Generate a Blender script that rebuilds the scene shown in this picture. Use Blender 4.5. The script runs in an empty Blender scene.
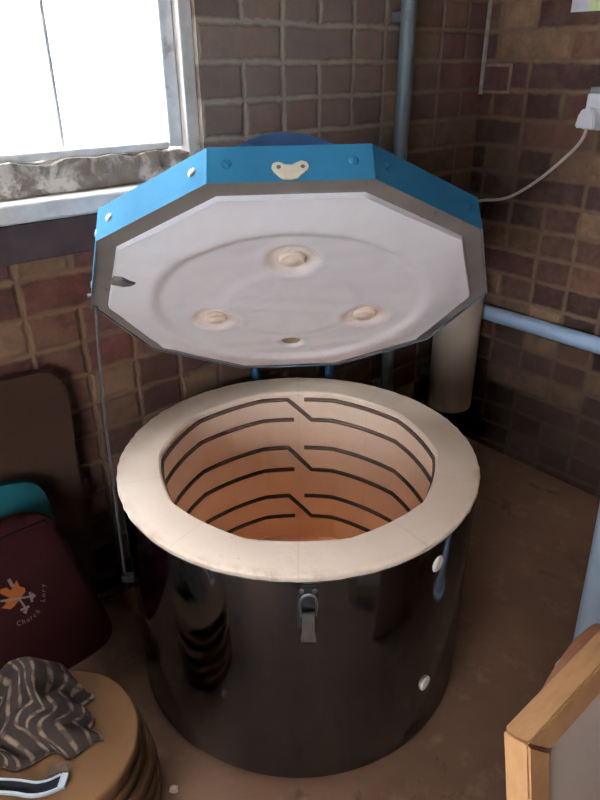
import bpy, bmesh, math, random
from mathutils import Vector, Matrix
random.seed(7)
C = bpy.context.scene.collection
pi = math.pi
R = math.radians

# ------------------------------------------------------------------ frames
WY = R(40.66)                                   # the room is turned against the camera
ROOM = Matrix.Translation((0, 1.64, 0)) @ Matrix.Rotation(WY, 4, 'Z')
# room frame: x along the window wall, y into it (room at y<0), z up; right wall at x = RX
RX = 0.694
LX, FY, CZ = -2.5, -3.0, 2.45

# ------------------------------------------------------------------ node helpers
class NT:
    def __init__(s, name):
        s.m = bpy.data.materials.new(name); s.m.use_nodes = True
        s.t = s.m.node_tree; s.t.nodes.clear()
        s.out = s.t.nodes.new('ShaderNodeOutputMaterial')
        s.b = s.t.nodes.new('ShaderNodeBsdfPrincipled')
        s.t.links.new(s.b.outputs[0], s.out.inputs[0])
    def n(s, k, **kw):
        x = s.t.nodes.new('ShaderNode' + k)
        for a, v in kw.items(): setattr(x, a, v)
        return x
    def set(s, sock, v):
        if hasattr(v, 'links'): s.t.links.new(v, sock)
        elif v is not None: sock.default_value = v
    def math(s, op, a, b=None, c=None, clamp=False):
        x = s.n('Math', operation=op); x.use_clamp = clamp
        s.set(x.inputs[0], a)
        if b is not None: s.set(x.inputs[1], b)
        if c is not None: s.set(x.inputs[2], c)
        return x.outputs[0]
    def mix(s, f, a, b, bt='MIX'):
        x = s.n('Mix', data_type='RGBA', blend_type=bt)
        s.set(x.inputs[0], f); s.set(x.inputs[6], a); s.set(x.inputs[7], b)
        return x.outputs[2]
    def obj(s):
        return s.n('TexCoord').outputs['Object']
    def xyz(s, v):
        x = s.n('SeparateXYZ'); s.set(x.inputs[0], v); return x.outputs
    def comb(s, a, b, c=0.0):
        x = s.n('CombineXYZ'); s.set(x.inputs[0], a); s.set(x.inputs[1], b); s.set(x.inputs[2], c); return x.outputs[0]
    def noise(s, vec, scale, detail=4, rough=.55, out=0, dist=0):
        x = s.n('TexNoise'); s.set(x.inputs['Vector'], vec)
        x.inputs['Scale'].default_value = scale; x.inputs['Detail'].default_value = detail
        x.inputs['Roughness'].default_value = rough; x.inputs['Distortion'].default_value = dist
        return x.outputs[out]
    def ramp(s, f, stops, interp='LINEAR'):
        x = s.n('ValToRGB'); cr = x.color_ramp; cr.interpolation = interp
        while len(cr.elements) < len(stops): cr.elements.new(.5)
        for e, (p, c) in zip(cr.elements, stops):
            e.position = p; e.color = c if len(c) == 4 else (*c, 1)
        s.set(x.inputs[0], f); return x.outputs[0]
    def mapr(s, v, a, b, c, d):
        x = s.n('MapRange'); x.clamp = True
        s.set(x.inputs[0], v)
        for i, q in enumerate((a, b, c, d)): x.inputs[1 + i].default_value = q
        return x.outputs[0]
    def bump(s, h, st=.3, dist=.01):
        x = s.n('Bump'); x.inputs['Strength'].default_value = st; x.inputs['Distance'].default_value = dist
        s.set(x.inputs['Height'], h); s.set(s.b.inputs['Normal'], x.outputs[0])
    def base(s, c, rough=.6, metal=0., spec=.5):
        s.set(s.b.inputs['Base Color'], c if hasattr(c, 'links') else (*c, 1))
        s.set(s.b.inputs['Roughness'], rough); s.set(s.b.inputs['Metallic'], metal)
        s.b.inputs['Specular IOR Level'].default_value = spec
        return s.m

def srgb(r, g, b):
    f = lambda c: (c/255/12.92) if c/255 <= .04045 else ((c/255+.055)/1.055)**2.4
    return (f(r), f(g), f(b))
def c4(c): return (*c, 1)

def simple(name, col, rough=.6, metal=0., var=.15, scale=12, spec=.5, bump=0.):
    m = NT(name); o = m.obj(); f = m.noise(o, scale, 5)
    dark = tuple(x*(1-var) for x in col); lite = tuple(min(1, x*(1+var)) for x in col)
    c = m.ramp(f, [(.3, dark), (.7, lite)])
    if bump: m.bump(m.noise(o, scale*6, 4), bump, .004)
    return m.base(c, rough, metal, spec)

def brick_mat(name, axis, tint_a, tint_b, grey):
    """hand-laid stretcher bond, every brick its own tone, sandy recessed mortar"""
    m = NT(name); o = m.obj(); x, y, z = m.xyz(o)
    u = x if axis == 'x' else y
    wob = m.noise(o, 9, 3); wob2 = m.noise(o, 40, 3)
    u = m.math('ADD', u, m.math('MULTIPLY', m.math('SUBTRACT', wob, .5), .012))
    v = m.math('ADD', z, m.math('MULTIPLY', m.math('SUBTRACT', m.noise(o, 7, 3, out=0), .5), .010))
    H, W = .0727, .217
    vr = m.math('DIVIDE', m.math('SUBTRACT', v, 1.1173), H)
    row = m.math('FLOOR', vr); fv = m.math('SUBTRACT', vr, row)
    par = m.math('ABSOLUTE', m.math('MODULO', row, 2.0))
    ur = m.math('ADD', m.math('DIVIDE', m.math('SUBTRACT', u, .064), W), m.math('MULTIPLY', par, .5))
    col = m.math('FLOOR', ur); fu = m.math('SUBTRACT', ur, col)
    wn = m.n('TexWhiteNoise', noise_dimensions='2D'); m.set(wn.inputs['Vector'], m.comb(col, row))
    # some stretchers are a pair of headers
    half = m.math('FLOOR', m.math('MULTIPLY', fu, 2.0))
    split = m.math('GREATER_THAN', wn.outputs[0], .40)
    wn2 = m.n('TexWhiteNoise', noise_dimensions='3D')
    m.set(wn2.inputs['Vector'], m.comb(col, row, m.math('MULTIPLY', half, split)))
    rnd = wn2.outputs[0]
    # distance to joints, metres
    du = m.math('MULTIPLY', m.math('MINIMUM', fu, m.math('SUBTRACT', 1.0, fu)), W)
    dm = m.math('MULTIPLY', m.math('ABSOLUTE', m.math('SUBTRACT', fu, .5)), W)
    dm = m.math('ADD', dm, m.math('MULTIPLY', m.math('SUBTRACT', 1.0, split), 1.0))
    dv = m.math('MULTIPLY', m.math('MINIMUM', fv, m.math('SUBTRACT', 1.0, fv)), H)
    d = m.math('MINIMUM', m.math('MINIMUM', du, dm), dv)
    d = m.math('ADD', d, m.math('MULTIPLY', m.math('SUBTRACT', wob2, .5), .011))
    mort = m.mapr(d, .0025, .0095, 1, 0)
    bc = m.ramp(rnd, tint_a)
    grain = m.noise(o, 55, 6, .7)
    bc = m.mix(.55, bc, m.ramp(grain, [(.25, (.55, .55, .55)), (.75, (1.35, 1.3, 1.25))]), 'MULTIPLY')
    bc = m.mix(.8, bc, m.ramp(m.noise(o, 17, 4, .6, dist=.5), [(.28, (.55, .53, .52)), (.5, (1, 1, 1)), (.75, (1.4, 1.38, 1.35))]), 'MULTIPLY')
    # sandy smears of mortar over the faces
    smear = m.mapr(m.noise(o, 6.5, 6, .65), .48, .68, 0, .6)
    bc = m.mix(smear, bc, c4(tint_b))
    mc = m.mix(m.noise(o, 30, 4), c4(tuple(q*.6 for q in tint_b)), c4(tuple(q*1.35 for q in tint_b)))
    c = m.mix(mort, bc, mc)
    if grey:     # window haze painted onto the upper courses beside it
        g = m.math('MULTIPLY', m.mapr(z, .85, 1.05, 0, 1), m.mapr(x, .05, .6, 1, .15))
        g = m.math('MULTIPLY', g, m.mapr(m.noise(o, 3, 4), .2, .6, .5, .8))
        haze = m.mix(mort, m.mix(.55, c4(grey), bc), c4(tuple(q*1.12 for q in grey)))
        c = m.mix(g, c, haze)
    low = m.mapr(z, .1, .75, .40, 1)      # shadow and damp painted into the lower courses
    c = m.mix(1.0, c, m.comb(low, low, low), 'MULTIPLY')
    h = m.math('SUBTRACT', m.math('MULTIPLY', grain, .25), m.math('MULTIPLY', mort, .8))
    m.bump(h, .7, .006)
    return m.base(c, .88, 0, .25)

M = {}
TA = [(0, srgb(60, 39, 36)), (.2, srgb(86, 51, 45)), (.38, srgb(72, 49, 47)), (.55, srgb(92, 62, 52)), (.72, srgb(80, 56, 47)), (.86, srgb(100, 77, 61)), (1, srgb(106, 84, 66))]
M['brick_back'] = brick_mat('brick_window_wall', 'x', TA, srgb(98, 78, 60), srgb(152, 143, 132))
TB = [(0, srgb(46, 33, 32)), (.2, srgb(80, 50, 45)), (.38, srgb(60, 43, 41)), (.55, srgb(94, 66, 55)), (.72, srgb(72, 52, 45)), (.86, srgb(110, 88, 70)), (1, srgb(124, 102, 82))]
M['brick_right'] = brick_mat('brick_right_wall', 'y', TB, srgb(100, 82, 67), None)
M['plaster'] = simple('dim_plaster', srgb(120, 108, 96), .9, 0, .2, 4)

def floor_mat():
    m = NT('stained_concrete'); o = m.obj()
    a = m.noise(o, 2.2, 6, .6); b = m.noise(o, 14, 6, .65); s = m.noise(o, 38, 3, .5)
    c = m.ramp(a, [(.3, srgb(84, 62, 47)), (.55, srgb(104, 78, 60)), (.75, srgb(118, 92, 72))])
    c = m.mix(m.mapr(b, .55, .72, 0, .5), c, c4(srgb(132, 109, 90)))
    c = m.mix(m.mapr(m.noise(o, 9, 4, .6, dist=.6), .62, .7, 0, .75), c, c4(srgb(70, 52, 42)))
    c = m.mix(m.mapr(s, .70, .76, 0, .8), c, c4(srgb(60, 46, 38)))
    m.bump(m.math('ADD', b, m.math('MULTIPLY', s, .4)), .25, .004)
    return m.base(c, .8, 0, .3)
M['floor'] = floor_mat()

def old_paint(name, paint, bare, scale, lo, hi, rough=.6):
    m = NT(name); o = m.obj()
    f = m.noise(o, scale, 6, .65, dist=.4)
    c = m.mix(m.mapr(f, lo, hi, 0, 1), c4(paint), c4(bare))
    c = m.mix(m.mapr(m.noise(o, scale*3, 4), .35, .7, 0, .35), c, c4(tuple(q*.55 for q in paint)))
    m.bump(f, .5, .006)
    return m.base(c, rough)
M['sash'] = old_paint('white_sash_paint', srgb(244, 243, 242), srgb(200, 192, 184), 14, .58, .66)
M['rail_crust'] = old_paint('flaking_rail_paint', srgb(206, 198, 190), srgb(104, 90, 80), 16, .44, .54, .8)
M['frame_grey'] = old_paint('grey_window_frame', srgb(212, 206, 200), srgb(150, 138, 128), 10, .60, .72)
M['sill'] = old_paint('white_sill_paint', srgb(246, 244, 242), srgb(150, 134, 122), 9, .66, .76)
M['dark_course'] = simple('shaded_brick_course', srgb(66, 56, 57), .95, 0, .3, 14, .05)
def glass():
    m = NT('window_glass')
    m.base((1, 1, 1), .02); m.b.inputs['Transmission Weight'].default_value = 1; m.b.inputs['IOR'].default_value = 1.1
    return m.m
M['glass'] = glass()

def steel():
    m = NT('polished_steel_jacket'); o = m.obj(); x, y, z = m.xyz(o)
    f = m.noise(m.comb(m.math('MULTIPLY', x, 9.), m.math('MULTIPLY', y, 9.), m.math('MULTIPLY', z, .8)), 1.4, 4)
    c = m.ramp(f, [(.35, (.11, .135, .18)), (.7, (.25, .26, .29))])  # blue-black reflection bands painted into the steel colour
    m.bump(m.noise(o, 3.2, 2), .06, .02)
    return m.base(c, m.mapr(m.noise(o, 6, 4), .3, .7, .05, .11), 1.0)
M['steel'] = steel()

def firebrick():
    m = NT('cream_firebrick'); o = m.obj(); x, y, z = m.xyz(o)
    a = m.noise(o, 5, 5); s = m.noise(o, 70, 3, .5)
    c = m.ramp(a, [(.3, srgb(243, 224, 206)), (.7, srgb(251, 237, 222))])
    c = m.mix(m.mapr(z, .10, .47, .8, .0), c, c4(srgb(244, 204, 164)))   # warm bounced glow painted in towards the bottom
    c = m.mix(m.mapr(s, .70, .78, 0, .3), c, c4(srgb(200, 165, 138)))
    rr = m.math('SQRT', m.math('ADD', m.math('MULTIPLY', x, x), m.math('MULTIPLY', y, y)))
    ed = m.math('MULTIPLY', m.mapr(rr, .332, .349, 0, 1), m.mapr(m.noise(o, 11, 5, .7), .50, .66, 0, .45))
    c = m.mix(ed, c, c4(srgb(176, 136, 108)))
    # brick seams, ten to the ring
    an = m.math('DIVIDE', m.math('ARCTAN2', y, x), 2*pi/10)
    an = m.math('ADD', an, .5)
    fr = m.math('ABSOLUTE', m.math('SUBTRACT', m.math('SUBTRACT', an, m.math('FLOOR', an)), .5))
    seam = m.mapr(fr, .490, .497, 0, .10)
    c = m.mix(seam, c, c4(srgb(160, 126, 104)))
    m.bump(m.math('ADD', m.noise(o, 30, 5), s), .2, .003)
    return m.base(c, .9, 0, .2)
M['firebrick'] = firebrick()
M['rim_stain'] = simple('scorched_brick_edge', srgb(190, 150, 122), .9, 0, .3, 20)
M['element'] = simple('dark_heating_wire', srgb(92, 74, 64), .7, .2, .25, 60)

def blue():
    m = NT('blue_hammer_paint'); o = m.obj()
    c = m.ramp(m.noise(o, 9, 5), [(.3, srgb(36, 82, 106)), (.7, srgb(44, 94, 120))])
    c = m.mix(m.mapr(m.noise(o, 26, 5, .7), .70, .73, 0, .6), c, c4(srgb(90, 130, 150)))
    m.bump(m.noise(o, 90, 2), .08, .002)
    return m.base(c, .6, 0, .03)
M['blue'] = blue()
M['handle_blue'] = simple('navy_handle_paint', srgb(24, 46, 74), .6, 0, .2, 20, .2)
M['blue_dark'] = simple('dark_blue_paint', srgb(22, 48, 72), .6, 0, .2, 20, .2)
def lip():
    m = NT('grey_steel_lip'); o = m.obj()
    c = m.ramp(m.noise(o, 8, 5), [(.3, srgb(108, 102, 100)), (.7, srgb(134, 127, 122))])
    c = m.mix(m.mapr(m.noise(o, 24, 5, .7), .62, .68, 0, .7), c, c4(srgb(104, 74, 58)))
    return m.base(c, .55, .35)
M['lip'] = lip()
def lining():
    m = NT('white_ceramic_fibre'); o = m.obj()
    c = m.ramp(m.noise(o, 4, 5), [(.3, srgb(234, 233, 238)), (.7, srgb(244, 244, 248))])
    wr = m.noise(o, 7, 3, .5, dist=.5)
    m.bump(wr, .35, .016)
    return m.base(c, .9, 0, .2)
M['lining'] = lining()
M['button'] = simple('cream_ceramic_button', srgb(230, 214, 200), .8, 0, .06, 30)
M['stained'] = simple('scorched_fibre', srgb(235, 226, 221), .9, 0, .12, 24)
M['vent'] = simple('vent_hole_brown', srgb(120, 98, 80), .9, 0, .2, 30)
M['chip'] = simple('bare_grey_chip', srgb(92, 86, 84), .9, 0, .2, 60)
M['kidney'] = old_paint('worn_beige_plate', srgb(196, 188, 170), srgb(130, 114, 96), 60, .60, .72, .7)
M['nickel'] = simple('dull_nickel', srgb(150, 152, 152), .35, .9, .2, 40)
M['dark_nickel'] = simple('darker_nickel', srgb(84, 86, 90), .4, .8, .2, 40)  # darker tone for the latch plate and keeper screws
M['black'] = simple('black_plinth', srgb(20, 18, 18), .7, 0, .2, 20)
M['plug_white'] = simple('white_ceramic_plug', srgb(240, 236, 228), .6, 0, .05, 20)
M['rod'] = simple('grey_steel_rod', srgb(88, 90, 92), .5, .5, .2, 30)

M['pipe_blue'] = simple('blue_grey_pipe', srgb(166, 186, 210), .45, 0, .08, 8)
M['pipe_pale'] = simple('pale_blue_pipe', srgb(206, 222, 240), .45, 0, .05, 8)
M['pipe_grey'] = simple('grey_pipe_paint', srgb(100, 110, 116), .45, 0, .1, 8)
M['clip'] = simple('dark_grey_clip', srgb(92, 96, 100), .5, 0, .1, 30)
M['white_pipe'] = simple('dusty_white_cylinder', srgb(172, 156, 142), .8, 0, .1, 7)
M['white_plastic'] = simple('white_plastic', srgb(225, 226, 232), .4, 0, .03, 10)
M['grey_plastic'] = simple('grey_plastic', srgb(120, 124, 130), .5, 0, .05, 10)
M['cable'] = simple('pale_cable', srgb(215, 208, 198), .5, 0, .05, 20)
M['paper'] = None
def paper():
    m = NT('notice_paper'); o = m.obj(); x, y, z = m.xyz(o)
    f = m.mapr(y, -.285, -.30, 0, 1)
    c = m.mix(f, c4(srgb(214, 210, 222)), c4(srgb(196, 206, 158)))
    c = m.mix(m.mapr(m.noise(o, 60, 3), .4, .7, 0, .25), c, c4(srgb(150, 160, 150)))
    return m.base(c, .7)
M['paper'] = paper()
M['caulk'] = simple('pale_corner_mortar', srgb(150, 142, 130), .9, 0, .3, 40)
M['repoint'] = simple('pale_repointing', srgb(112, 98, 86), .9, 0, .3, 50)
M['redbrick'] = simple('dark_red_brick', srgb(78, 48, 43), .9, 0, .25, 40, bump=.4)

def fabric(name, col, scale=220):
    m = NT(name); o = m.obj()
    c = m.ramp(m.noise(o, 8, 4), [(.3, tuple(q*.8 for q in col)), (.7, tuple(q*1.15 for q in col))])
    m.bump(m.noise(o, scale, 2), .25, .002)
    return m.base(c, .95, 0, .05)
M['maroon'] = fabric('maroon_nylon', srgb(46, 19, 21))
M['maroon_dark'] = fabric('dark_maroon_piping', srgb(36, 18, 22))
M['teal'] = fabric('teal_nylon', srgb(28, 74, 80))
M['orange'] = simple('orange_print', srgb(146, 82, 34), .7, 0, .1, 30)
M['white_print'] = simple('white_print', srgb(128, 115, 115), .7, 0, .05, 30)
M['board'] = simple('dark_brown_board', srgb(54, 39, 31), .95, 0, .15, 5, .05)
def bat():
    m = NT('tan_round_board'); o = m.obj()
    c = m.ramp(m.noise(o, 6, 5), [(.3, srgb(86, 61, 40)), (.7, srgb(100, 72, 47))])
    c = m.mix(m.mapr(m.noise(o, 45, 4), .6, .75, 0, .3), c, c4(srgb(76, 52, 33)))
    return m.base(c, .8, 0, .2)
M['bat'] = bat()
M['bat_edge'] = simple('board_gap_shade', srgb(70, 48, 32), .9, 0, .2, 20)  # shade between the stacked boards, painted on their lower edges
def cloth_mat():
    m = NT('striped_rag'); uv = m.n('TexCoord').outputs['UV']; u, v, _ = m.xyz(uv)
    o = m.obj()
    s = m.math('ADD', m.math('MULTIPLY', u, 64.), m.math('MULTIPLY', m.noise(uv, 9, 3), 3.0))
    st = m.math('SINE', s)
    dash = m.math('SINE', m.math('ADD', m.math('MULTIPLY', v, 60.), m.math('MULTIPLY', m.noise(uv, 16, 2), 8.)))
    k = m.math('MULTIPLY', m.mapr(st, .35, .95, 0, 1), m.mapr(dash, -.8, .2, .3, 1))
    c = m.mix(k, c4(srgb(46, 38, 35)), c4(srgb(108, 93, 80)))
    m.bump(m.noise(o, 120, 3), .3, .003)
    return m.base(c, .9, 0, .15)
M['cloth'] = cloth_mat()
M['strap_black'] = fabric('black_webbing', srgb(34, 34, 38))
M['strap_white'] = simple('white_piping', srgb(210, 218, 226), .5, 0, .05, 30)
M['leaf'] = simple('dry_leaf', srgb(74, 54, 40), .8, 0, .3, 60)
def wood():
    m = NT('pale_pine'); o = m.obj(); x, y, z = m.xyz(o)
    g = m.noise(m.comb(m.math('MULTIPLY', x, 6.), m.math('MULTIPLY', y, 30.), m.math('MULTIPLY', z, 6.)), 3, 5, .5)
    c = m.ramp(g, [(.25, srgb(160, 122, 86)), (.55, srgb(176, 138, 100)), (.8, srgb(166, 128, 90))])
    return m.base(c, .5, 0, .4)
M['wood'] = wood()
M['panel'] = simple('pale_grey_panel', srgb(206, 194, 184), .8, 0, .05, 6)
M['joint'] = simple('dark_mitre_line', srgb(120, 84, 56), .8, 0, .1, 30)
M['brown_board'] = simple('red_brown_board', srgb(150, 106, 80), .7, 0, .12, 10)
M['debris'] = simple('plaster_crumb', srgb(176, 158, 140), .9, 0, .2, 40)

# ------------------------------------------------------------------ mesh helpers
def link(name, bm, mat, parent=None, mw=None, smooth=None):
    me = bpy.data.meshes.new(name)
    bmesh.ops.recalc_face_normals(bm, faces=bm.faces)
    bm.to_mesh(me); bm.free()
    for mm in (mat if isinstance(mat, (list, tuple)) else [mat]): me.materials.append(mm)
    o = bpy.data.objects.new(name, me); C.objects.link(o)
    if parent: o.parent = parent
    if mw is not None: o.matrix_world = mw
    if smooth is not None:
        me.polygons.foreach_set('use_smooth', [True]*len(me.polygons))
        me.set_sharp_from_angle(angle=R(smooth))
    return o
def tag(o, label, cat, group=None, kind=None):
    if label: o['label'] = label
    if cat: o['category'] = cat
    if group: o['group'] = group
    if kind: o['kind'] = kind
    return o
def empty(name, mw, label, cat, group=None):
    o = bpy.data.objects.new(name, None); C.objects.link(o); o.empty_display_size = .05
    o.matrix_world = mw
    return tag(o, label, cat, group)
def struct(name, bm, mat, smooth=None):
    o = link(name, bm, mat, None, ROOM, smooth); o['kind'] = 'structure'; return o
def box(bm, a, b, mi=0, bev=0, seg=2):
    x0, y0, z0 = a; x1, y1, z1 = b
    v = [bm.verts.new(p) for p in ((x0,y0,z0),(x1,y0,z0),(x1,y1,z0),(x0,y1,z0),(x0,y0,z1),(x1,y0,z1),(x1,y1,z1),(x0,y1,z1))]
    fs = [bm.faces.new([v[i] for i in q]) for q in ((3,2,1,0),(4,5,6,7),(0,1,5,4),(1,2,6,5),(2,3,7,6),(3,0,4,7))]
    for f in fs: f.material_index = mi
    if bev:
        es = list({e for f in fs for e in f.edges})
        bmesh.ops.bevel(bm, geom=es, offset=bev, segments=seg, profile=.5, affect='EDGES')
    return bm
def B(): return bmesh.new()
def prism(bm, pts, z0, z1, mi=0, xf=None):
    """polygon pts (2d) extruded along z (or through xf)"""
    xf = xf or (lambda p: p)
    lo = [bm.verts.new(xf((p[0], p[1], z0))) for p in pts]; hi = [bm.verts.new(xf((p[0], p[1], z1))) for p in pts]
    n = len(pts); fs = [bm.faces.new(lo[::-1]), bm.faces.new(hi)]
    for i in range(n): fs.append(bm.faces.new((lo[i], lo[(i+1) % n], hi[(i+1) % n], hi[i])))
    for f in fs: f.material_index = mi
    return fs
def lathe(bm, prof, n=96, close_ends=False, mi=0, rfun=None):
    """prof [(r,z)] about z"""
    rings = []
    for r, z in prof:
        if r < 1e-6: rings.append([bm.verts.new((0, 0, z))]); continue
        rings.append([bm.verts.new((r*math.cos(2*pi*i/n), r*math.sin(2*pi*i/n), z)) for i in range(n)])
    for a, b in zip(rings, rings[1:]):
        for i in range(n):
            j = (i+1) % n
            q = [a[i % len(a)], a[j % len(a)], b[j % len(b)], b[i % len(b)]]
            q2 = []
            for v in q:
                if v not in q2: q2.append(v)
            if len(q2) >= 3:
                f = bm.faces.new(q2); f.material_index = mi
    return rings
def tube(bm, pts, r, n=12, cap=True, mi=0, closed=False):
    pts = [Vector(p) for p in pts]; rings = []; N = len(pts)
    t0 = None; up = None
    for i, p in enumerate(pts):
        if closed: t = (pts[(i+1) % N]-pts[i-1]).normalized()
        else: t = (pts[min(i+1, N-1)]-pts[max(i-1, 0)]).normalized()
        if up is None:
            up = Vector((0, 0, 1)) if abs(t.z) < .9 else Vector((1, 0, 0))
        up = (up - t*up.dot(t)).normalized(); side = t.cross(up)
        rr = r[i] if isinstance(r, (list, tuple)) else r
        rings.append([bm.verts.new(p + (up*math.cos(2*pi*k/n)+side*math.sin(2*pi*k/n))*rr) for k in range(n)])
    prs = list(zip(rings, rings[1:])) + ([(rings[-1], rings[0])] if closed else [])
    for a, b in prs:
        for k in range(n):
            f = bm.faces.new((a[k], a[(k+1) % n], b[(k+1) % n], b[k])); f.material_index = mi
    if cap and not closed:
        f = bm.faces.new(rings[0][::-1]); f.material_index = mi
        f = bm.faces.new(rings[-1]); f.material_index = mi
    return bm
def smooth_path(pts, k=8):
    pts = [Vector(p) for p in pts]; out = []
    for i in range(len(pts)-1):
        p0, p1, p2, p3 = pts[max(i-1, 0)], pts[i], pts[i+1], pts[min(i+2, len(pts)-1)]
        for j in range(k):
            t = j/k
            out.append(.5*((2*p1)+(p2-p0)*t+(2*p0-5*p1+4*p2-p3)*t*t+(3*p1-p0-3*p2+p3)*t**3))
    out.append(pts[-1]); return out
def T(x, y, z): return Matrix.Translation((x, y, z))
def room_at(x, y, z=0, rz=0): return ROOM @ T(x, y, z) @ Matrix.Rotation(rz, 4, 'Z')

# ------------------------------------------------------------------ room shell
TH = .15
WX0, WX1, WZ0, WZ1 = -1.30, -.262, .945, 1.85      # window opening
bm = B(); box(bm, (LX-TH, FY-TH, -.12), (RX+TH, TH, 0)); struct('floor', bm, M['floor'])
bm = B(); box(bm, (LX-TH, FY-TH, CZ), (RX+TH, TH, CZ+.12)); struct('ceiling', bm, M['plaster'])
bm = B()
box(bm, (LX-TH, 0, 0), (WX0, TH, CZ)); box(bm, (WX1, 0, 0), (RX+TH, TH, CZ))
box(bm, (WX0, 0, 0), (WX1, TH, WZ0)); box(bm, (WX0, 0, WZ1), (WX1, TH, CZ))
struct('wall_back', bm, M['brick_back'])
bm = B(); box(bm, (RX, FY-TH, 0), (RX+TH, 0, CZ)); struct('wall_right', bm, M['brick_right'])
VY0, VY1, VZ0, VZ1 = -2.25, -1.0, .45, 1.55        # unseen second window, added left of the camera for its light
bm = B()
box(bm, (LX-TH, FY-TH, 0), (LX, VY0, CZ)); box(bm, (LX-TH, VY1, 0), (LX, 0, CZ))
box(bm, (LX-TH, VY0, 0), (LX, VY1, VZ0)); box(bm, (LX-TH, VY0, VZ1), (LX, VY1, CZ))
struct('wall_left', bm, M['brick_right'])
bm = B(); box(bm, (LX, FY-TH, 0), (RX, FY, CZ)); struct('wall_front', bm, M['brick_back'])
bm = B()
tube(bm, [(RX-.002, -.003, z) for z in (1.105, 1.25, 1.5, 2.0, CZ)], .007, 8)
struct('trim_1', bm, M['caulk'])
bm = B()                                            # dark brick course under the sill, its shade painted into the colour
box(bm, (WX0-.1, -.010, .862), (WX1+.0, .004, .932), 0, .004); struct('trim_2', bm, M['dark_course'])
# pale repointed surround with its dark red brick, on the right wall by the corner
bm = B(); y0, y1, z0, z1 = -.098, -.002, 1.108, 1.184; w = .008
for a, b in (((RX-.003, y0, z0), (RX+.01, y1, z0+w)), ((RX-.003, y0, z1-w), (RX+.01, y1, z1)),
             ((RX-.003, y0, z0+w), (RX+.01, y0+w, z1-w)), ((RX-.003, y1-w, z0+w), (RX+.01, y1, z1-w))): box(bm, a, b)
box(bm, (RX-.0015, y0+w, z0+w), (RX+.01, y1-w, z1-w), 1)
struct('trim_3', bm, [M['repoint'], M['redbrick']])

# ------------------------------------------------------------------ window
win = bpy.data.objects.new('window_1', None); C.objects.link(win); win.matrix_world = ROOM; win['kind'] = 'structure'
def wpart(name, bm, mat, sm=None): return link(name, bm, mat, win, ROOM, sm)
fy0, fy1 = .012, .142
bm = B()   # fixed outer frame
box(bm, (WX1-.030, fy0, WZ0+.03), (WX1, fy1, WZ1), 0, .003)
box(bm, (WX0, fy0, WZ0+.03), (WX0+.03, fy1, WZ1), 0, .003)
box(bm, (WX0+.03, fy0, WZ1-.03), (WX1-.03, fy1, WZ1), 0, .003)
wpart('window_frame', bm, M['frame_grey'])
bm = B()   # flaking bottom rail, uneven top
n = 40; x0, x1 = WX0+.03, WX1-.03
top = [.0]*(n+1)
prev = None
for i in range(n+1):
    x = x0+(x1-x0)*i/n; j = random.uniform(-.006, .006); k = random.uniform(-.004, .004)
    cur = [bm.verts.new(p) for p in ((x, fy0+k, WZ0+.028), (x, fy0-.004+k, 1.0), (x, fy0+.004+k, 1.028+j), (x, fy1, 1.036+j), (x, fy1, WZ0+.028))]
    if prev:
        for q in range(5): bm.faces.new((prev[q], prev[(q+1) % 5], cur[(q+1) % 5], cur[q]))
    else: bm.faces.new(cur)
    prev = cur
bm.faces.new(prev[::-1])
wpart('bottom_rail', bm, M['rail_crust'])
bm = B()   # casement stiles and top rail
sy0, sy1 = .030, .072
box(bm, (WX1-.064, sy0, 1.034), (WX1-.032, sy1, WZ1-.032), 0, .004)
box(bm, (WX0+.032, sy0, 1.034), (WX0+.064, sy1, WZ1-.032), 0, .004)
box(bm, (WX0+.064, sy0, WZ1-.064), (WX1-.064, sy1, WZ1-.032), 0, .004)
box(bm, (WX0+.064, sy0, 1.030), (WX1-.064, sy1, 1.046), 0, .004)
wpart('casement', bm, M['sash'])
for x in (-.545, -.80, -1.05):
    bm = B(); box(bm, (x-.0045, .044, 1.046), (x+.0045, .058, WZ1-.064), 0, .003); wpart('glazing_bar', bm, M['sash'])
bm = B(); box(bm, (WX0+.064, .050, 1.046), (WX1-.064, .053, WZ1-.064)); wpart('glass_pane', bm, M['glass'])
bm = B(); box(bm, (WX0-.05, -.032, .936), (WX1+.012, .10, .972), 0, .006, 3); wpart('window_sill', bm, M['sill'])

added_win = bpy.data.objects.new('added_window', None); C.objects.link(added_win); added_win.matrix_world = ROOM; added_win['kind'] = 'structure'
bm = B(); w = .05
box(bm, (LX-.12, VY0, VZ0), (LX-.06, VY0+w, VZ1)); box(bm, (LX-.12, VY1-w, VZ0), (LX-.06, VY1, VZ1))
box(bm, (LX-.12, VY0+w, VZ0), (LX-.06, VY1-w, VZ0+w)); box(bm, (LX-.12, VY0+w, VZ1-w), (LX-.06, VY1-w, VZ1))
box(bm, (LX-.13, -1.62, VZ0+w), (LX-.07, -1.58, VZ1-w))
link('window_frame', bm, M['sash'], added_win, ROOM)
bm = B(); box(bm, (LX-.102, VY0+w, VZ0+w), (LX-.098, -1.62, VZ1-w)); link('glass_pane', bm, M['glass'], added_win, ROOM)  # pane of the added window
bm = B(); box(bm, (LX-.102, -1.58, VZ0+w), (LX-.098, VY1-w, VZ1-w)); link('glass_pane', bm, M['glass'], added_win, ROOM)  # pane of the added window

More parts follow.
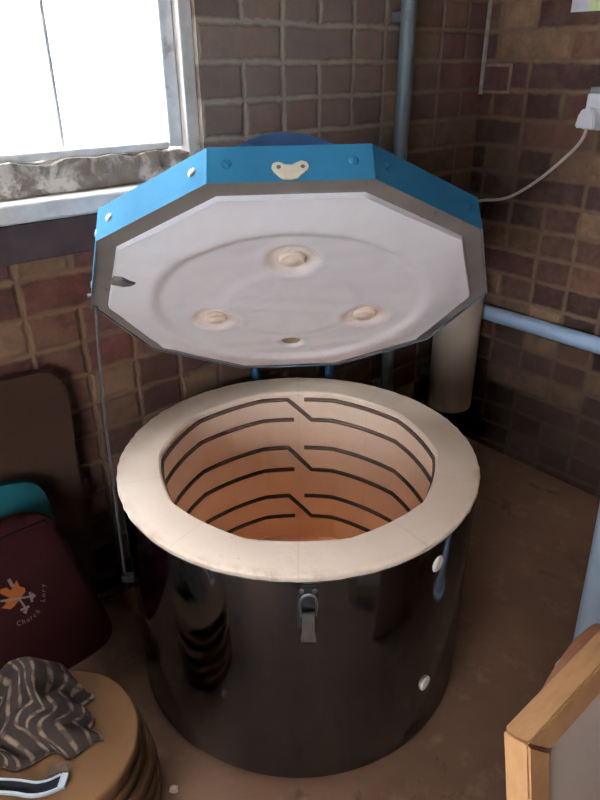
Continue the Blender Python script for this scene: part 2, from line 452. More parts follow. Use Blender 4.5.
# ------------------------------------------------------------------ kiln
KX, KY = -.0042, 1.1016
KM = T(KX, KY, 0)
kiln = empty('kiln', KM, 'round top-loading pottery kiln, polished steel jacket, blue ten-sided lid propped open', 'kiln')
RO, RIMZ, IZ = .350, .505, .085
def kp(name, bm, mat, sm=40, par=kiln): return link(name, bm, mat, par, KM, sm)
bm = B(); lathe(bm, [(0, 0), (.330, 0), (.330, .016), (0, .016)]); kp('base', bm, M['black'])
bm = B(); lathe(bm, [(.332, .012), (.344, .012), (.3455, .015), (.3455, .487), (.338, .487), (.338, .40), (.336, .012)], 128)
kp('jacket', bm, M['steel'], 30)
# lining: round outside, ten flats inside
bm = B(); n = 160
def rin(i, base):
    a = 2*pi*i/n; k = pi/10
    d = ((a - pi/2 + k) % (2*k)) - k
    return base*(.40*math.cos(k)/math.cos(d) + .60*.982)
RI = .274
prof = [('o', .336, .470), ('o', .346, .4915), ('o', .3485, .4955), ('o', .3490, .500), ('o', .3475, .5040), ('o', .344, .5050),
        ('i', RI+.012, .5055), ('i', RI+.004, .5045), ('i', RI, .500), ('i', RI, .40), ('i', RI, .30), ('i', RI, .2), ('i', RI, IZ), ('c', 0, IZ)]
rings = []
rnd = random.Random(3)
jit = [rnd.uniform(-.0012, .0010) for _ in range(n)]
for kk, r, z in prof:
    if kk == 'c': rings.append([bm.verts.new((0, 0, z))]); continue
    ring = []
    for i in range(n):
        a = 2*pi*i/n
        rr = r + (jit[i] if kk == 'o' and z > .48 else 0) if kk == 'o' else rin(i, r)
        ring.append(bm.verts.new((rr*math.cos(a), rr*math.sin(a), z)))
    rings.append(ring)
for a, b in zip(rings, rings[1:]):
    for i in range(n):
        j = (i+1) % n
        if len(b) == 1: bm.faces.new((a[i], a[j], b[0]))
        else: bm.faces.new((a[i], a[j], b[j], b[i]))
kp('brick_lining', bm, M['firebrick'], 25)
# three two-turn heating elements lying in the wall, each stepping down at the back
def wall_pt(a, z, off=.0):
    k = pi/10; d = ((a - pi/2 + k) % (2*k)) - k
    r = RI*(.40*math.cos(k)/math.cos(d) + .60*.982) - off
    return (r*math.cos(a), r*math.sin(a), z)
for z1, z2 in ((.4865, .4325), (.355, .292), (.213, .150)):
    pts = []
    A0 = R(89.0)                                   # right-hand terminal at the back
    N1 = 110
    start = R(87.0); end = R(95.5)-2*pi
    for i in range(N1+1): pts.append(wall_pt(start + (end-start)*i/N1, z1))
    drop_end = R(83.2)-2*pi
    for i in range(1, 6): pts.append(wall_pt(end+(drop_end-end)*i/6, z1+(z2-z1)*i/6))
    end2 = R(92.3)-4*pi
    for i in range(N1+1): pts.append(wall_pt(drop_end+(end2-drop_end)*i/N1, z2))
    bm = B(); tube(bm, pts, .0052, 8); kp('heating_element', bm, M['element'], 60)
# spyhole plugs on the jacket
def on_jacket(ang, z, r=.3455):     # local frame: x tangent, y inward(-out), z up
    a = R(ang)
    return KM @ Matrix.Rotation(a+pi/2, 4, 'Z') @ T(0, -r, z)
for ang, z in ((-47.7, .444), (-47.0, .152)):
    bm = B()
    lathe(bm, [(0, -.0030), (.010, -.0026), (.0135, -.0012), (.0148, .001), (.0148, .006), (0, .006)], 32)
    bmesh.ops.rotate(bm, verts=bm.verts, cent=(0, 0, 0), matrix=Matrix.Rotation(-pi/2, 3, 'X'))
    for v in bm.verts: v.co.z *= 1.12
    o = link('spyhole_plug', bm, M['plug_white'], kiln, on_jacket(ang, z), 40)
# toggle latch on the front
LM = on_jacket(-87.6, 0)
bm = B()
prism(bm, [(-.016, .398), (.016, .398), (.016, .470), (.010, .482), (-.010, .482), (-.016, .470)], 0, .003, 0, lambda p: (p[0], -p[2], p[1]))
latch = link('latch', bm, M['dark_nickel'], kiln, LM, 30)
bm = B()
prism(bm, [(-.012, .388), (.012, .386), (.010, .402), (.009, .440), (-.009, .440), (-.010, .402)], .010, .015, 0, lambda p: (p[0], -p[2]-(.455-p[1])*.12, p[1]))
link('latch_lever', bm, M['nickel'], latch, LM, 30)
bm = B()
tube(bm, smooth_path([(-.011, -.010, .430), (-.013, -.012, .452), (-.010, -.012, .468), (0, -.012, .474), (.010, -.012, .468), (.013, -.012, .452), (.011, -.010, .430)], 5), .0022, 8)
link('latch_hoop', bm, M['nickel'], latch, LM, 60)
for x in (-.010, .010):
    bm = B(); lathe(bm, [(0, .004), (.003, .004), (.004, .0), (0, 0)], 12)
    link('latch_rivet', bm, M['nickel'], latch, LM @ T(x, -.003, .474) @ Matrix.Rotation(pi/2, 4, 'X'), 40)

# lid frame: U across, W from the hinge to the raised front edge, N through the lid (upwards)
U = Vector((.9985, .0400, .0143)); W = Vector((.0180, -.7050, .7090)); Nn = Vector((-.0390, .7080, .7052))
W = (W - U*W.dot(U)).normalized(); U.normalize(); Nn = U.cross(W)*1.0
if Nn.z < 0: Nn = -Nn
LIDM = Matrix(((U.x, W.x, Nn.x, -.0145), (U.y, W.y, Nn.y, 1.0367), (U.z, W.z, Nn.z, .8422), (0, 0, 0, 1)))
dec = [(math.cos(R(72+36*i)), math.sin(R(72+36*i))) for i in range(10)]
LR, LI, LT = .3275, .300, .0505
# sheet-metal shell: sides and top
bm = B()
o0 = [bm.verts.new((x*LR, y*LR, -.001)) for x, y in dec]
o1 = [bm.verts.new((x*LR, y*LR, LT)) for x, y in dec]
o2 = [bm.verts.new((x*(LR-.004), y*(LR-.004), LT+.002)) for x, y in dec]
i0 = [bm.verts.new((x*(LR-.003), y*(LR-.003), -.001)) for x, y in dec]
i1 = [bm.verts.new((x*(LR-.003), y*(LR-.003), LT-.006)) for x, y in dec]
for i in range(10):
    j = (i+1) % 10
    bm.faces.new((o0[i], o0[j], o1[j], o1[i])); bm.faces.new((o1[i], o1[j], o2[j], o2[i]))
    f = bm.faces.new((o0[j], o0[i], i0[i], i0[j])); f.material_index = 1; bm.faces.new((i0[j], i0[i], i1[i], i1[j]))
bm.faces.new(o2); bm.faces.new(i1[::-1])
lid = link('lid', bm, [M['blue'], M['lip']], kiln, LIDM)
lid['label'] = 'blue painted ten-sided lid, raised and tilted towards the back wall'
def lp(name, bm, mat, mw=None, sm=40, par=lid): return link(name, bm, mat, par, LIDM if mw is None else mw, sm)
bm = B()
a = [bm.verts.new((x*(LR-.0035), y*(LR-.0035), .0005)) for x, y in dec]; b = [bm.verts.new((x*(LI-.004), y*(LI-.004), .0005)) for x, y in dec]
a2 = [bm.verts.new((x*(LR-.0035), y*(LR-.0035), .004)) for x, y in dec]; b2 = [bm.verts.new((x*(LI-.004), y*(LI-.004), .004)) for x, y in dec]
for i in range(10):
    j = (i+1) % 10
    bm.faces.new((a[i], a[j], b[j], b[i])); bm.faces.new((a2[i], a2[j], b2[j], b2[i]))
    bm.faces.new((a[i], a[j], a2[j], a2[i])); bm.faces.new((b[i], b[j], b2[j], b2[i]))
lp('lid_lip', bm, M['lip'], sm=None)
# fibre lining with its raised ring, dimples and vent
knobs = [(.0016, .145), (-.128, -.043), (.127, -.048)]; VENT = (.001, -.152)
def sstep(e0, e1, x):
    t = max(0, min(1, (x-e0)/(e1-e0))); return t*t*(3-2*t)
def relief(x, y):
    r = math.hypot(x, y)
    h = -.006 - .010*sstep(.290, .235, r)                       # pillowy edge bulging out of the lid
    h += .004*sstep(.224, .206, r)                              # step into the round middle
    h -= .0018*math.exp(-((r-.228)/.010)**2)
    h -= .0025*sstep(.125, .10, r)
    for kx, ky in knobs:
        d = math.hypot(x-kx, y-ky); h += .006*sstep(.043, .026, d) - .0008*math.exp(-((d-.047)/.007)**2)
    d = math.hypot(x-VENT[0], y-VENT[1]); h += .010*sstep(.020, .014, d) - .0008*math.exp(-((d-.026)/.006)**2)
    h += .0006*math.sin(23*x+7*math.sin(19*y))*math.sin(17*y+1.3)
    return h
bm = B(); nA, nR = 220, 84; rings = []
for q in range(nR+1):
    t = q/nR
    if q == 0: rings.append([bm.verts.new((0, 0, relief(0, 0)))]); continue
    ring = []
    for i in range(nA):
        a = 2*pi*i/nA; k = pi/10; d = ((a - pi/2 + k) % (2*k)) - k
        rr = LI*math.cos(k)/math.cos(d)*t
        x, y = rr*math.cos(a), rr*math.sin(a)
        ring.append(bm.verts.new((x, y, relief(x, y) if q < nR else .004)))
    rings.append(ring)
for a, b in zip(rings, rings[1:]):
    for i in range(nA):
        j = (i+1) % nA
        f = bm.faces.new((a[0], b[i], b[j])) if len(a) == 1 else bm.faces.new((a[i], b[i], b[j], a[j]))
        c = f.calc_center_median()
        if min(math.hypot(c.x-kx, c.y-ky) for kx, ky in knobs) < .041: f.material_index = 1
lp('lid_lining', bm, [M['lining'], M['stained']], sm=60)
vz = relief(VENT[0]+.0175, VENT[1])
bm = B(); lathe(bm, [(0, 0), (.0172, 0), (.0172, .004), (0, .004)], 32); lp('vent_hole', bm, M['vent'], LIDM @ T(VENT[0], VENT[1], vz), 30)
for kx, ky in knobs:
    bm = B(); lathe(bm, [(0, -.0135), (.008, -.0132), (.0095, -.012), (.017, -.0115), (.0195, -.009), (.020, .002), (0, .002)], 32)
    lp('anchor_button', bm, M['button'], LIDM @ T(kx, ky, -.002), 40)
bm = B()
prism(bm, [(-.268, .098), (-.262, .106), (-.250, .107), (-.240, .100), (-.232, .098), (-.240, .092), (-.252, .090), (-.260, .094)], -.0165, -.006)
lp('chip_mark', bm, M['chip'], sm=None)
# screws, two per face
for i in range(10):
    a = R(90+36*i); ap = LR*math.cos(pi/10); half = LR*math.sin(pi/10)
    for s in (-.76, .76):
        m4 = LIDM @ Matrix.Rotation(a, 4, 'Z') @ T(ap, s*half, .026) @ Matrix.Rotation(pi/2, 4, 'Y') @ Matrix.Rotation(random.uniform(0, pi), 4, 'Z')
        bm = B(); lathe(bm, [(0, .0022), (.0035, .0022), (.0062, .0006), (.0066, -.001), (0, -.001)], 20)
        box(bm, (-.0050, -.0006, .0010), (.0050, .0006, .00235), 1)
        lp('screw', bm, [M['nickel'] if i in (1, 2) else M['blue'], M['blue_dark']], m4, 40)
# heart-shaped keeper on the front face, chipped
ap = LR*math.cos(pi/10)
KFLIP = False
kz = [(180,290),(190,265),(215,255),(240,262),(262,275),(300,277),(325,264),(355,250),(385,258),(400,285),(390,310),(365,330),(345,345),(330,362),(290,368),(245,365),(220,345),(195,320)]
pl = [((x-290)*.000207, (310-y)*.000219) for x, y in kz]
bm = B(); prism(bm, pl, 0, .0025, 0, lambda p: (-.0006+p[0], ap+p[2], LT-.0135-p[1] if KFLIP else .0135+p[1]))
lp('keeper_plate', bm, M['kidney'], sm=30)
for x in (-.0125, .0165):
    bm = B(); lathe(bm, [(0, .0008), (.0022, .0008), (.0028, 0), (0, 0)], 14)
    lp('keeper_screw', bm, M['dark_nickel'], LIDM @ T(x-.002, ap+.0025, .0180) @ Matrix.Rotation(-pi/2, 4, 'X'), 40)
# D handle on top near the front edge
bm = B()
arc = [(-.068, 0)] + [(-.068+.136*i/20, .004+.026*math.sin(pi*i/20)**.8) for i in range(21)] + [(.068, 0)]
prism(bm, arc, ap-.030, ap-.012, 0, lambda p: (p[0]-.006, p[2], LT+p[1]))
lp('lid_handle', bm, M['handle_blue'], sm=50)

# hinge: frame at the back of the kiln carrying the lid
bm = B()
for x in (-.105, .078):
    tube(bm, [(x, .372, .20), (x, .372, .545)], .012, 10)
    pa = Vector((x, .372, .545)); q = LIDM @ Vector((x, -.255, LT+.004)); q = Vector((q.x-KX, q.y-KY, q.z))
    tube(bm, [pa, q], .011, 10)
hg = kp('hinge_frame', bm, M['blue_dark'], 60)
bm = B(); tube(bm, [(-.14, .372, .545), (.113, .372, .545)], .010, 10); kp('hinge_bar', bm, M['black'], 60)
bm = B(); box(bm, (-.13, .338, .22), (.103, .362, .30), 0, .003); kp('hinge_plate', bm, M['blue_dark'], None)
# prop rod from the lid's left corner down beside the jacket
a = LIDM @ Vector((-.318, .006, .01)); a = Vector((a.x-KX, a.y-KY, a.z))
bm = B()
bot = Vector((-.374, -.02, .205))
tube(bm, smooth_path([a, a.lerp(bot, .35)+Vector((-.006, 0, 0)), bot], 8), .0028, 8)
tube(bm, [a+Vector((-.012, 0, .004)), a+Vector((0, 0, .004)), a+Vector((.010, 0, .002))], .0034, 8)
kp('prop_rod', bm, M['rod'], 60)
bm = B(); box(bm, (-.380, -.030, .196), (-.342, -.010, .212), 0, .002); kp('rod_bracket', bm, M['black'], None)

# ------------------------------------------------------------------ pipes
def pipe_obj(name, pts, r, mat, mw=None):
    bm = B(); tube(bm, pts, r, 24); return link(name, bm, mat, None, mw or ROOM, 40)
px = .312
vp = empty('grey_pipe', room_at(px, -.042, 0), 'grey vertical pipe clipped to the brick wall behind the lid', 'pipe')
bm = B(); tube(bm, [(0, 0, 0), (0, 0, CZ)], .0185, 24); link('pipe_run', bm, M['pipe_grey'], vp, room_at(px, -.042, 0), 40)
for z in (.30, 1.285, 2.0):
    bm = B(); lathe(bm, [(.0185, -.012), (.0225, -.012), (.0225, .012), (.0185, .012)], 24)
    box(bm, (-.012, .020, -.012), (.012, .042, .012))
    link('pipe_clip', bm, M['clip'], vp, room_at(px, -.042, z), 40)
tag(pipe_obj('waste_pipe', [(RX-.028, -.030, .483), (RX-.028, -2.2, .483)], .0235, M['pipe_blue']),
    'pale blue pipe running level along the right brick wall', 'pipe')
fp = empty('standing_pipe', T(.605, .985, 0), 'pale blue upright pipe standing behind the wooden frame, right edge', 'pipe')
bm = B(); tube(bm, [(0, 0, 0), (-.055, 0.0, 1.2), (-.11, 0, CZ)], .029, 24); link('pipe_run', bm, M['pipe_pale'], fp, T(.605, .985, 0), 40)
bm = B(); lathe(bm, [(0, 0), (.055, 0), (.055, .006), (.036, .010), (.034, .03), (0, .03)], 32); link('foot_flange', bm, M['pipe_pale'], fp, T(.605, .985, 0), 40)
# white cylinder hung on the wall near the corner
wc = empty('wall_cylinder', room_at(.566, -.100, .172), 'dusty white upright cylinder fixed in the corner behind the kiln', 'cylinder')
mw = room_at(.566, -.100, .172)
bm = B(); lathe(bm, [(0, 0), (.060, 0), (.069, .006), (.071, .016), (.072, .40), (.070, .43), (.055, .442), (0, .444)], 48); link('cylinder_body', bm, M['white_pipe'], wc, mw, 35)
for z in (.10, .36):
    bm = B(); box(bm, (-.03, .060, z-.012), (.03, .100, z+.012), 0, .002); link('wall_bracket', bm, M['clip'], wc, mw)

# ------------------------------------------------------------------ socket, plug, cable, notice
SM = room_at(RX, -.395, 1.083)
so = empty('wall_socket', SM, 'white wall socket on the right brick wall with a cable plugged in', 'socket')
bm = B(); box(bm, (-.026, -.072, -.050), (0, .050, .048), 0, .003); link('back_box', bm, M['grey_plastic'], so, SM)
bm = B(); box(bm, (-.035, -.072, -.050), (-.026, .050, .034), 0, .004, 3); link('face_plate', bm, M['white_plastic'], so, SM)
bm = B(); box(bm, (-.039, -.045, .002), (-.034, -.030, .022), 0, .002); link('switch', bm, M['white_plastic'], so, SM)
pc = empty('power_cord', room_at(RX-.06, -.366, 1.060), 'white plug and pale cable looping from the socket down behind the lid', 'power cord')
PM = room_at(RX-.035, -.366, 1.060)
bm = B()
prism(bm, [(-.027, -.022), (.027, -.022), (.021, .012), (.010, .025), (-.010, .025), (-.021, .012)], 0, .030, 0, lambda p: (-p[2], p[0], p[1]))
bmesh.ops.bevel(bm, geom=list(bm.edges), offset=.004, segments=2, affect='EDGES')
link('plug', bm, M['white_plastic'], pc, PM, 40)
bm = B()
pts = [(RX-.048, -.366, 1.042), (RX-.047, -.360, 1.015), (RX-.038, -.336, .984), (RX-.034, -.287, .935), (RX-.032, -.236, .890), (RX-.031, -.180, .851), (RX-.031, -.132, .830), (RX-.032, -.06, .815), (RX-.07, -.06, .79), (RX-.12, -.09, .70), (RX-.128, -.100, .616)]
tube(bm, smooth_path(pts, 8), .0042, 10); link('cable', bm, M['cable'], pc, ROOM, 60)
bm = B(); box(bm, (RX-.0025, -.46, 1.2975), (RX-.0005, -.2455, 1.50)); o = link('wall_notice', bm, M['paper'], None, ROOM)
tag(o, 'pale paper notice with a green part on the right brick wall, top corner', 'notice')

# ------------------------------------------------------------------ left side: board, teal bag, maroon bag
bm = B()
pts = [(-1.05, 0), (-.672, 0), (-.664, .25), (-.660, .40), (-.650, .575), (-.652, .600), (-.664, .632), (-.678, .648), (-.70, .655), (-1.05, .668)]
prism(bm, pts, -.034, -.014, 0, lambda p: (p[0], p[2], p[1]))
tag(link('brown_board', bm, M['board'], None, ROOM), 'dark brown board with rounded corner leaning on brick wall under window', 'board')
def soft_bag(name, mat, x0t, x1t, x0b, x1b, y0, y1, z0, z1, rad, bulge, tilt=0.):
    """padded slab with rounded corners in the xz plane; seams follow the outline"""
    bm = B(); nx, nz = 26, 24; front = []; back = []
    for k in range(nz+1):
        rf, rb = [], []
        for i in range(nx+1):
            u, v = i/nx, k/nz
            a, b = 2*u-1, 2*v-1
            # superellipse rounding of the square
            p = 7.0
            s = (abs(a)**p+abs(b)**p)**(1/p); mx = max(abs(a), abs(b)); g = mx/s if s > 0 else 1
            aa, bb = a*g, b*g
            vv = (bb+1)/2; uu = (aa+1)/2
            xl = x0b+(x0t-x0b)*vv; xr = x1b+(x1t-x1b)*vv
            x = xl+(xr-xl)*uu; z = z0+(z1-z0)*vv + tilt*(uu-.5)
            e = (1-abs(a)**4)*(1-abs(b)**4)
            w = .004*math.sin(9*x+5*z)*math.sin(7*z+1)
            yc = (y0+y1)/2; h = (y1-y0)/2
            edge = .25
            rf.append(bm.verts.new((x, yc-h*(edge+(1-edge)*e**.5)+w*e-bulge*e*0, z)))
            rb.append(bm.verts.new((x, yc+h*(edge+(1-edge)*e**.5), z)))
        front.append(rf); back.append(rb)
    for k in range(nz):
        for i in range(nx):
            bm.faces.new((front[k][i], front[k][i+1], front[k+1][i+1], front[k+1][i]))
            bm.faces.new((back[k][i], back[k+1][i], back[k+1][i+1], back[k][i+1]))
    for i in range(nx):
        bm.faces.new((front[0][i], back[0][i], back[0][i+1], front[0][i+1])); bm.faces.new((front[nz][i], front[nz][i+1], back[nz][i+1], back[nz][i]))
    for k in range(nz):
        bm.faces.new((front[k][0], front[k+1][0], back[k+1][0], back[k][0])); bm.faces.new((front[k][nx], back[k][nx], back[k+1][nx], front[k+1][nx]))
    return bm
bm = soft_bag('t', None, -1.16, -.742, -1.16, -.73, -.092, -.040, .0, .470, .05, .0, -.012)
tag(link('teal_bag', bm, M['teal'], None, ROOM, 60), 'teal padded bag standing behind the maroon bag', 'bag')
mb = empty('book_bag', room_at(-.93, -.13, 0), 'maroon school book bag with an orange and white emblem', 'bag')
bm = soft_bag('m', None, -1.20, -.762, -1.20, -.668, -.160, -.098, .0, .432, .05, .0, -.004)
link('bag_body', bm, M['maroon'], mb, ROOM, 60)
bm = B()
tube(bm, smooth_path([(-1.18, -.150, .412), (-.95, -.156, .408), (-.80, -.150, .405), (-.775, -.140, .385), (-.752, -.136, .28), (-.70, -.140, .05)], 8), .0035, 8)
link('piping', bm, M['maroon_dark'], mb, ROOM, 60)
# printed emblem on the bag's face
EO, EX, EY = (-.8666, .2709), (.0017, -.0011), (-.0005, -.0023)
def em(px, py): return (EO[0]+EX[0]*px+EY[0]*py, EO[1]+EX[1]*px+EY[1]*py)
bag_me = [o for o in mb.children if o.name.startswith('bag_body')][0].data
import mathutils
bvh = mathutils.bvhtree.BVHTree.FromPolygons([v.co.copy() for v in bag_me.vertices], [tuple(p.vertices) for p in bag_me.polygons])
def on_bag(x, z, lift=.0012):
    h = bvh.ray_cast(Vector((x, -1.0, z)), Vector((0, 1, 0)))
    return (x, (h[0].y if h[0] else -.16)-lift, z)
def decal(name, polys, mat, lift):
    bm = B()
    for pl in polys:
        vs = [bm.verts.new(on_bag(*em(*p), lift)) for p in pl]
        try: bm.faces.new(vs)
        except ValueError: pass
    bmesh.ops.triangulate(bm, faces=bm.faces)
    return link(name, bm, mat, mb, ROOM)
decal('orange_emblem', [[(-15, -8), (-9, -10), (-5, -7), (1, -17), (4, -11), (9, -10), (10, -6), (5, 0), (3, 3), (-1, 8), (-5, 11), (-14, 10), (-9, 5), (-13, 3), (-6, 0), (-15, -4)]], M['orange'], .0014)
def bar(x0, y0, x1, y1, w):
    d = math.hypot(x1-x0, y1-y0); nx, ny = -(y1-y0)/d*w/2, (x1-x0)/d*w/2
    return [(x0+nx, y0+ny), (x1+nx, y1+ny), (x1-nx, y1-ny), (x0-nx, y0-ny)]
decal('white_emblem', [bar(-15, 3, 18, -2, 2.0), bar(14, -6, 17, 4, 2.4), [(16, -6), (21, -2.5), (16.5, 2)],
                       bar(3, 0, 11, 11, 2.2), bar(5, 12, 14, 8, 2.4), [(7, 14), (11, 16), (13, 9)], bar(-7, -18, -3, -11, 3.6)], M['white_print'], .0022)
def word(txt, places, size, mat):
    bm = B()
    for ch, (px, py, ang) in zip(txt, places):
        cu = bpy.data.curves.new('f', 'FONT'); cu.body = ch; cu.size = size; cu.align_x = 'CENTER'; cu.align_y = 'CENTER'
        ob = bpy.data.objects.new('f', cu); C.objects.link(ob)
        bpy.context.view_layer.update()
        me = bpy.data.meshes.new_from_object(ob.evaluated_get(bpy.context.evaluated_depsgraph_get()))
        ca, sa = math.cos(R(ang)), math.sin(R(ang))
        vs = []
        for v in me.vertices:
            x, y = v.co.x, v.co.y
            X, Y = ca*x-sa*y, sa*x+ca*y            # pixel units, y up
            vs.append(bm.verts.new(on_bag(*em(px+X, py-Y), .0018)))
        for p in me.polygons:
            try: bm.faces.new([vs[i] for i in p.vertices])
            except ValueError: pass
        bpy.data.objects.remove(ob); bpy.data.curves.remove(cu); bpy.data.meshes.remove(me)
    return link('lettering', bm, mat, mb, ROOM)
word('Church', [(3.5, 25, 6), (8.5, 23.5, 16), (12.8, 21.5, 24), (16.5, 19.5, 32), (19.8, 17, 38), (23.4, 13.6, 46)], 7.0, M['white_print'])
word('Lory', [(28.5, 2.5, 82), (29, -2.5, 88), (28.8, -7.0, 92), (28.2, -12, 98)], 7.0, M['white_print'])

# ------------------------------------------------------------------ stack of round boards, rag, strap, leaf
DX, DY, DR = -.9237, -.4431, .142
def bat_bm(r, t):
    bm = B(); lathe(bm, [(0, 0), (r-.016, 0), (r-.004, .006), (r, .012), (r, t-.006), (r-.002, t-.002), (r-.006, t), (0, t)], 96)
    for f in bm.faces:
        c = f.calc_center_median()
        if c.z < .0065: f.material_index = 1
    return bm
offs = [(.022, .012, .147), (.020, .008, .146), (.014, .004, .145), (.008, .006, .143), (0, 0, .142)]
names = ['tan round board at the bottom of the stack beside the kiln', 'tan round board, second from the bottom of the stack', 'tan round board in the middle of the stack',
         'tan round board directly under the top one of the stack', 'tan round board on top of the stack with the striped rag on it']
tt = .040
for i, ((ox, oy, r), nm) in enumerate(zip(offs, names)):
    o = link('round_board', bat_bm(r, tt-.0002), [M['bat'], M['bat_edge']], None, room_at(DX+ox, DY+oy, i*tt, i*.9), 40)
    tag(o, nm, 'board', 'stack of round boards')
TOP = 5*tt
# crumpled striped rag: draped sheet in world XY then lifted into folds
def rag():
    bm = B(); uvl = bm.loops.layers.uv.new('uv'); nx, ny = 90, 90
    # outline corners on the board (world xy), u left->right, v near->far
    c00, c10, c11, c01 = Vector((-.525, .640)), Vector((-.325, .690)), Vector((-.405, .835)), Vector((-.585, .835))
    g = []
    for j in range(ny+1):
        row = []
        for i in range(nx+1):
            u, v = i/nx, j/ny
            uu = u + .05*math.sin(9*v+2) + .03*math.sin(21*v)
            p = c00*(1-uu)*(1-v)+c10*uu*(1-v)+c11*uu*v+c01*(1-uu)*v
            # irregular edges
            p = p + Vector((.010*math.sin(13*v+4*u), .009*math.sin(15*u+3*v)))
            e = min(u, 1-u, v, 1-v)
            amp = sstep(0, .16, e)
            h = .014 + .010*math.sin(10*u+4*v+1.0*math.sin(5*v)) + .007*math.sin(13*v-7*u+2) + .0045*math.sin(23*u+3*math.sin(6*v)+4*v) + .003*math.sin(29*v+9*u)
            big = .060*math.exp(-((u-.55)/.30)**2-((v-.70)/.32)**2) + .022*math.exp(-((u-.85)/.14)**2-((v-.18)/.16)**2)
            z = max(.002, (h+big)*amp + .003)
            row.append(bm.verts.new((p.x, p.y, TOP+z)))
        g.append(row)
    for j in range(ny):
        for i in range(nx):
            f = bm.faces.new((g[j][i], g[j][i+1], g[j+1][i+1], g[j+1][i]))
            for l, (a, b) in zip(f.loops, ((i, j), (i+1, j), (i+1, j+1), (i, j+1))): l[uvl].uv = (a/nx, b/ny)
    return bm
o = link('rag', rag(), M['cloth'], None, Matrix.Identity(4), 80)
tag(o, 'crumpled grey-brown striped rag lying on the top round board', 'cloth')
sd = o.modifiers.new('thick', 'SOLIDIFY'); sd.thickness = .0016; sd.offset = 1
# black strap with white piped edge, near the bottom left corner
SMX = T(-.43, .612, TOP)
st = empty('strap', SMX, 'black strap with white piped edges lying on the top round board', 'strap')
bm = B()
cen = [(-.09, .012), (-.05, .012), (-.01, .010), (.020, .006), (.042, .010), (.060, .020)]
cs = smooth_path([(x, y, 0) for x, y in cen], 6)
def ribbon(bm, cs, o0, o1, z0, z1):
    q = []
    for i, p in enumerate(cs):
        t = (cs[min(i+1, len(cs)-1)]-cs[max(i-1, 0)]).normalized(); nn = Vector((-t.y, t.x, 0))
        a, b = p+nn*o0, p+nn*o1
        q.append([bm.verts.new((a.x, a.y, z0)), bm.verts.new((b.x, b.y, z0)), bm.verts.new((b.x, b.y, z1)), bm.verts.new((a.x, a.y, z1))])
    for a, b in zip(q, q[1:]):
        for k in range(4): bm.faces.new((a[k], a[(k+1) % 4], b[(k+1) % 4], b[k]))
    bm.faces.new(q[0][::-1]); bm.faces.new(q[-1])
ribbon(bm, cs, -.011, .011, .0015, .006); link('strap_web', bm, M['strap_black'], st, SMX)
bm = B(); ribbon(bm, cs, .008, .0115, .0015, .0075); link('strap_piping', bm, M['strap_white'], st, SMX)
bm = B(); ribbon(bm, cs, -.0115, -.008, .0015, .0075); link('strap_piping', bm, M['strap_white'], st, SMX)
bm = B(); e = cs[-1]; box(bm, (e.x-.004, e.y-.012, .001), (e.x+.007, e.y+.010, .009), 0, .001)
link('strap_end', bm, M['strap_white'], st, SMX)
bm = B()
lf = [(-.014, -.018), (-.006, -.010), (.004, -.006), (.022, -.004), (.010, .000), (.026, .004), (.006, .006), (.012, .014), (-.004, .010), (-.012, .012), (-.010, .0)]
lo = [bm.verts.new((x, y, .0015+.004*abs(math.sin(90*x+50*y)))) for x, y in lf]; bm.faces.new(lo)
bmesh.ops.triangulate(bm, faces=bm.faces)
o = link('leaf_scrap', bm, M['leaf'], None, T(-.388, .650, TOP)); tag(o, 'small dry brown leaf scrap on the tan round board below the rag', 'leaf')

# ------------------------------------------------------------------ pale wooden frame, bottom right
FM = room_at(-.568, -1.050, .510) @ Matrix.Rotation(R(-11), 4, 'X') @ T(0, 0, -.503)
fr = empty('wooden_frame', FM, 'pale mitred wooden frame with a grey panel leaning at bottom right', 'frame')
D, Hh, Lw = .034, .503, .64        # depth, height, length
w = .044
def member(pts):
    bm = B(); prism(bm, pts, 0, D, 0, lambda p: (p[0], p[2], p[1]))
    bmesh.ops.bevel(bm, geom=list(bm.edges), offset=.0028, segments=2, affect='EDGES'); return bm
g = .0006
link('top_rail', member([(g, Hh), (w+g, Hh-w), (Lw-w-g, Hh-w), (Lw-g, Hh)]), M['wood'], fr, FM, 40)
link('post', member([(0, 0), (w, 0), (w, Hh-w-g), (0, Hh-g)]), M['wood'], fr, FM, 40)
link('post', member([(Lw-w, 0), (Lw, 0), (Lw, Hh-g), (Lw-w, Hh-w-g)]), M['wood'], fr, FM, 40)
link('bottom_rail', member([(w+g, .04), (Lw-w-g, .04), (Lw-w-g, .04+w), (w+g, .04+w)]), M['wood'], fr, FM, 40)
bm = B(); box(bm, (w-.004, .010, .06), (Lw-w+.004, .020, Hh-w+.004)); link('panel', bm, M['panel'], fr, FM)
bm = B()
r = .112; cz = .322
pts = [(-r, 0), (r, 0)] + [(r*math.cos(pi*i/28), cz+r*math.sin(pi*i/28)) for i in range(29)]
prism(bm, pts, 0, .020, 0, lambda p: (p[0], p[2], p[1]))
o = link('round_topped_board', bm, M['brown_board'], None, room_at(-.300, -1.000, 0), 30)
tag(o, 'reddish brown round-topped board standing behind the pale wooden frame', 'board')

# ------------------------------------------------------------------ plaster crumbs on the floor
def crumb(x, y, s, lab):
    bm = B(); bmesh.ops.create_icosphere(bm, subdivisions=2, radius=s)
    rr = random.Random(int(x*1e4))
    for v in bm.verts:
        v.co *= rr.uniform(.7, 1.2); v.co.z = max(-.25*s, v.co.z*.35)
    mn = min(v.co.z for v in bm.verts)
    for v in bm.verts: v.co.z -= mn
    o = link('plaster_crumb', bm, M['debris'], None, T(x, y, 0) @ Matrix.Rotation(x*9, 4, 'Z')); tag(o, lab, 'crumb', 'plaster crumbs on the floor')
crumb(-.2728, .7426, .014, 'larger pale plaster crumb on the floor between the boards and the kiln')
crumb(-.236, .745, .009, 'small pale plaster crumb on the floor by the base of the kiln')

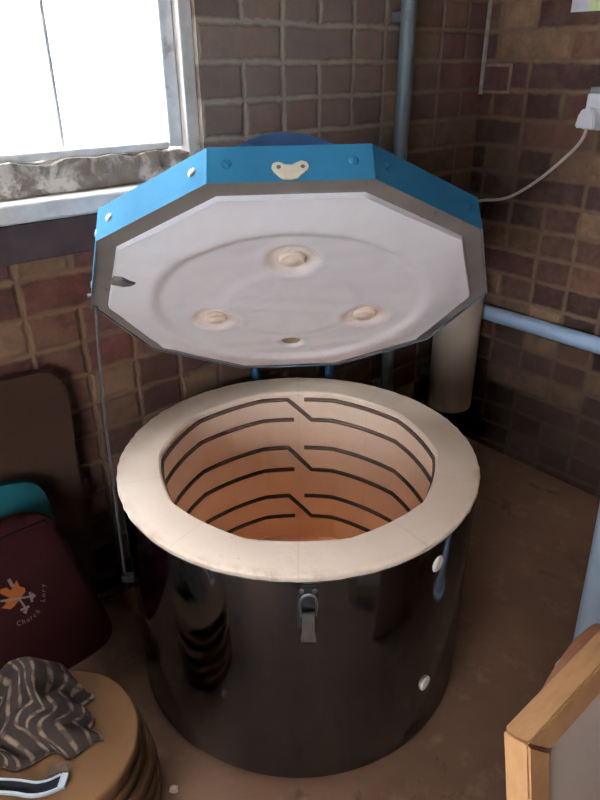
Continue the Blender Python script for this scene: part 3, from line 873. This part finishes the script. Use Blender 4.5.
# ------------------------------------------------------------------ light
w = bpy.data.worlds.new('overcast'); bpy.context.scene.world = w; w.use_nodes = True
bg = w.node_tree.nodes['Background']; bg.inputs[0].default_value = (.90, .95, 1, 1); bg.inputs[1].default_value = 28.0
def area(name, mw, sx, sy, power, col, portal=False):
    l = bpy.data.lights.new(name, 'AREA'); l.shape = 'RECTANGLE'; l.size = sx; l.size_y = sy; l.energy = power; l.color = col
    if portal: l.cycles.is_portal = True
    o = bpy.data.objects.new(name, l); C.objects.link(o); o.matrix_world = mw; return o
area('window_light', ROOM @ T((WX0+WX1)/2, .145, (WZ0+WZ1)/2) @ Matrix.Rotation(-pi/2, 4, 'X'), WX1-WX0, WZ1-WZ0, 1, (1, 1, 1), True)
area('added_window_light', ROOM @ T(LX-.145, (VY0+VY1)/2, (VZ0+VZ1)/2) @ Matrix.Rotation(-pi/2, 4, 'Y'), VZ1-VZ0, VY1-VY0, 1, (1, 1, 1), True)
area('fill_light', T(.15, .35, 2.40), .7, .7, 2.0, (1.0, .94, .88))  # unseen fill lamp added overhead to even out the rim

# ------------------------------------------------------------------ camera
cd = bpy.data.cameras.new('camera'); cam = bpy.data.objects.new('camera', cd); C.objects.link(cam)
p, r = .4751, -.0059
fw = Vector((0, math.cos(p), -math.sin(p))); up = Vector((0, math.sin(p), math.cos(p))); rt = Vector((1, 0, 0))
rt2 = rt*math.cos(r)+up*math.sin(r); up2 = -rt*math.sin(r)+up*math.cos(r)
cam.matrix_world = Matrix(((rt2.x, up2.x, -fw.x, 0), (rt2.y, up2.y, -fw.y, 0), (rt2.z, up2.z, -fw.z, 1.188), (0, 0, 0, 1)))
cd.sensor_fit = 'VERTICAL'; cd.sensor_height = 32; cd.sensor_width = 24; cd.lens = 655.07/800*32
cd.clip_start = .01
sc = bpy.context.scene; sc.camera = cam
sc.view_settings.view_transform = 'Standard'; sc.view_settings.look = 'None'; sc.view_settings.exposure = .72; sc.view_settings.gamma = .87
sc.cycles.max_bounces = 10; sc.cycles.diffuse_bounces = 9; sc.cycles.glossy_bounces = 4; sc.cycles.sample_clamp_indirect = 6
sc.cycles.use_denoising = True
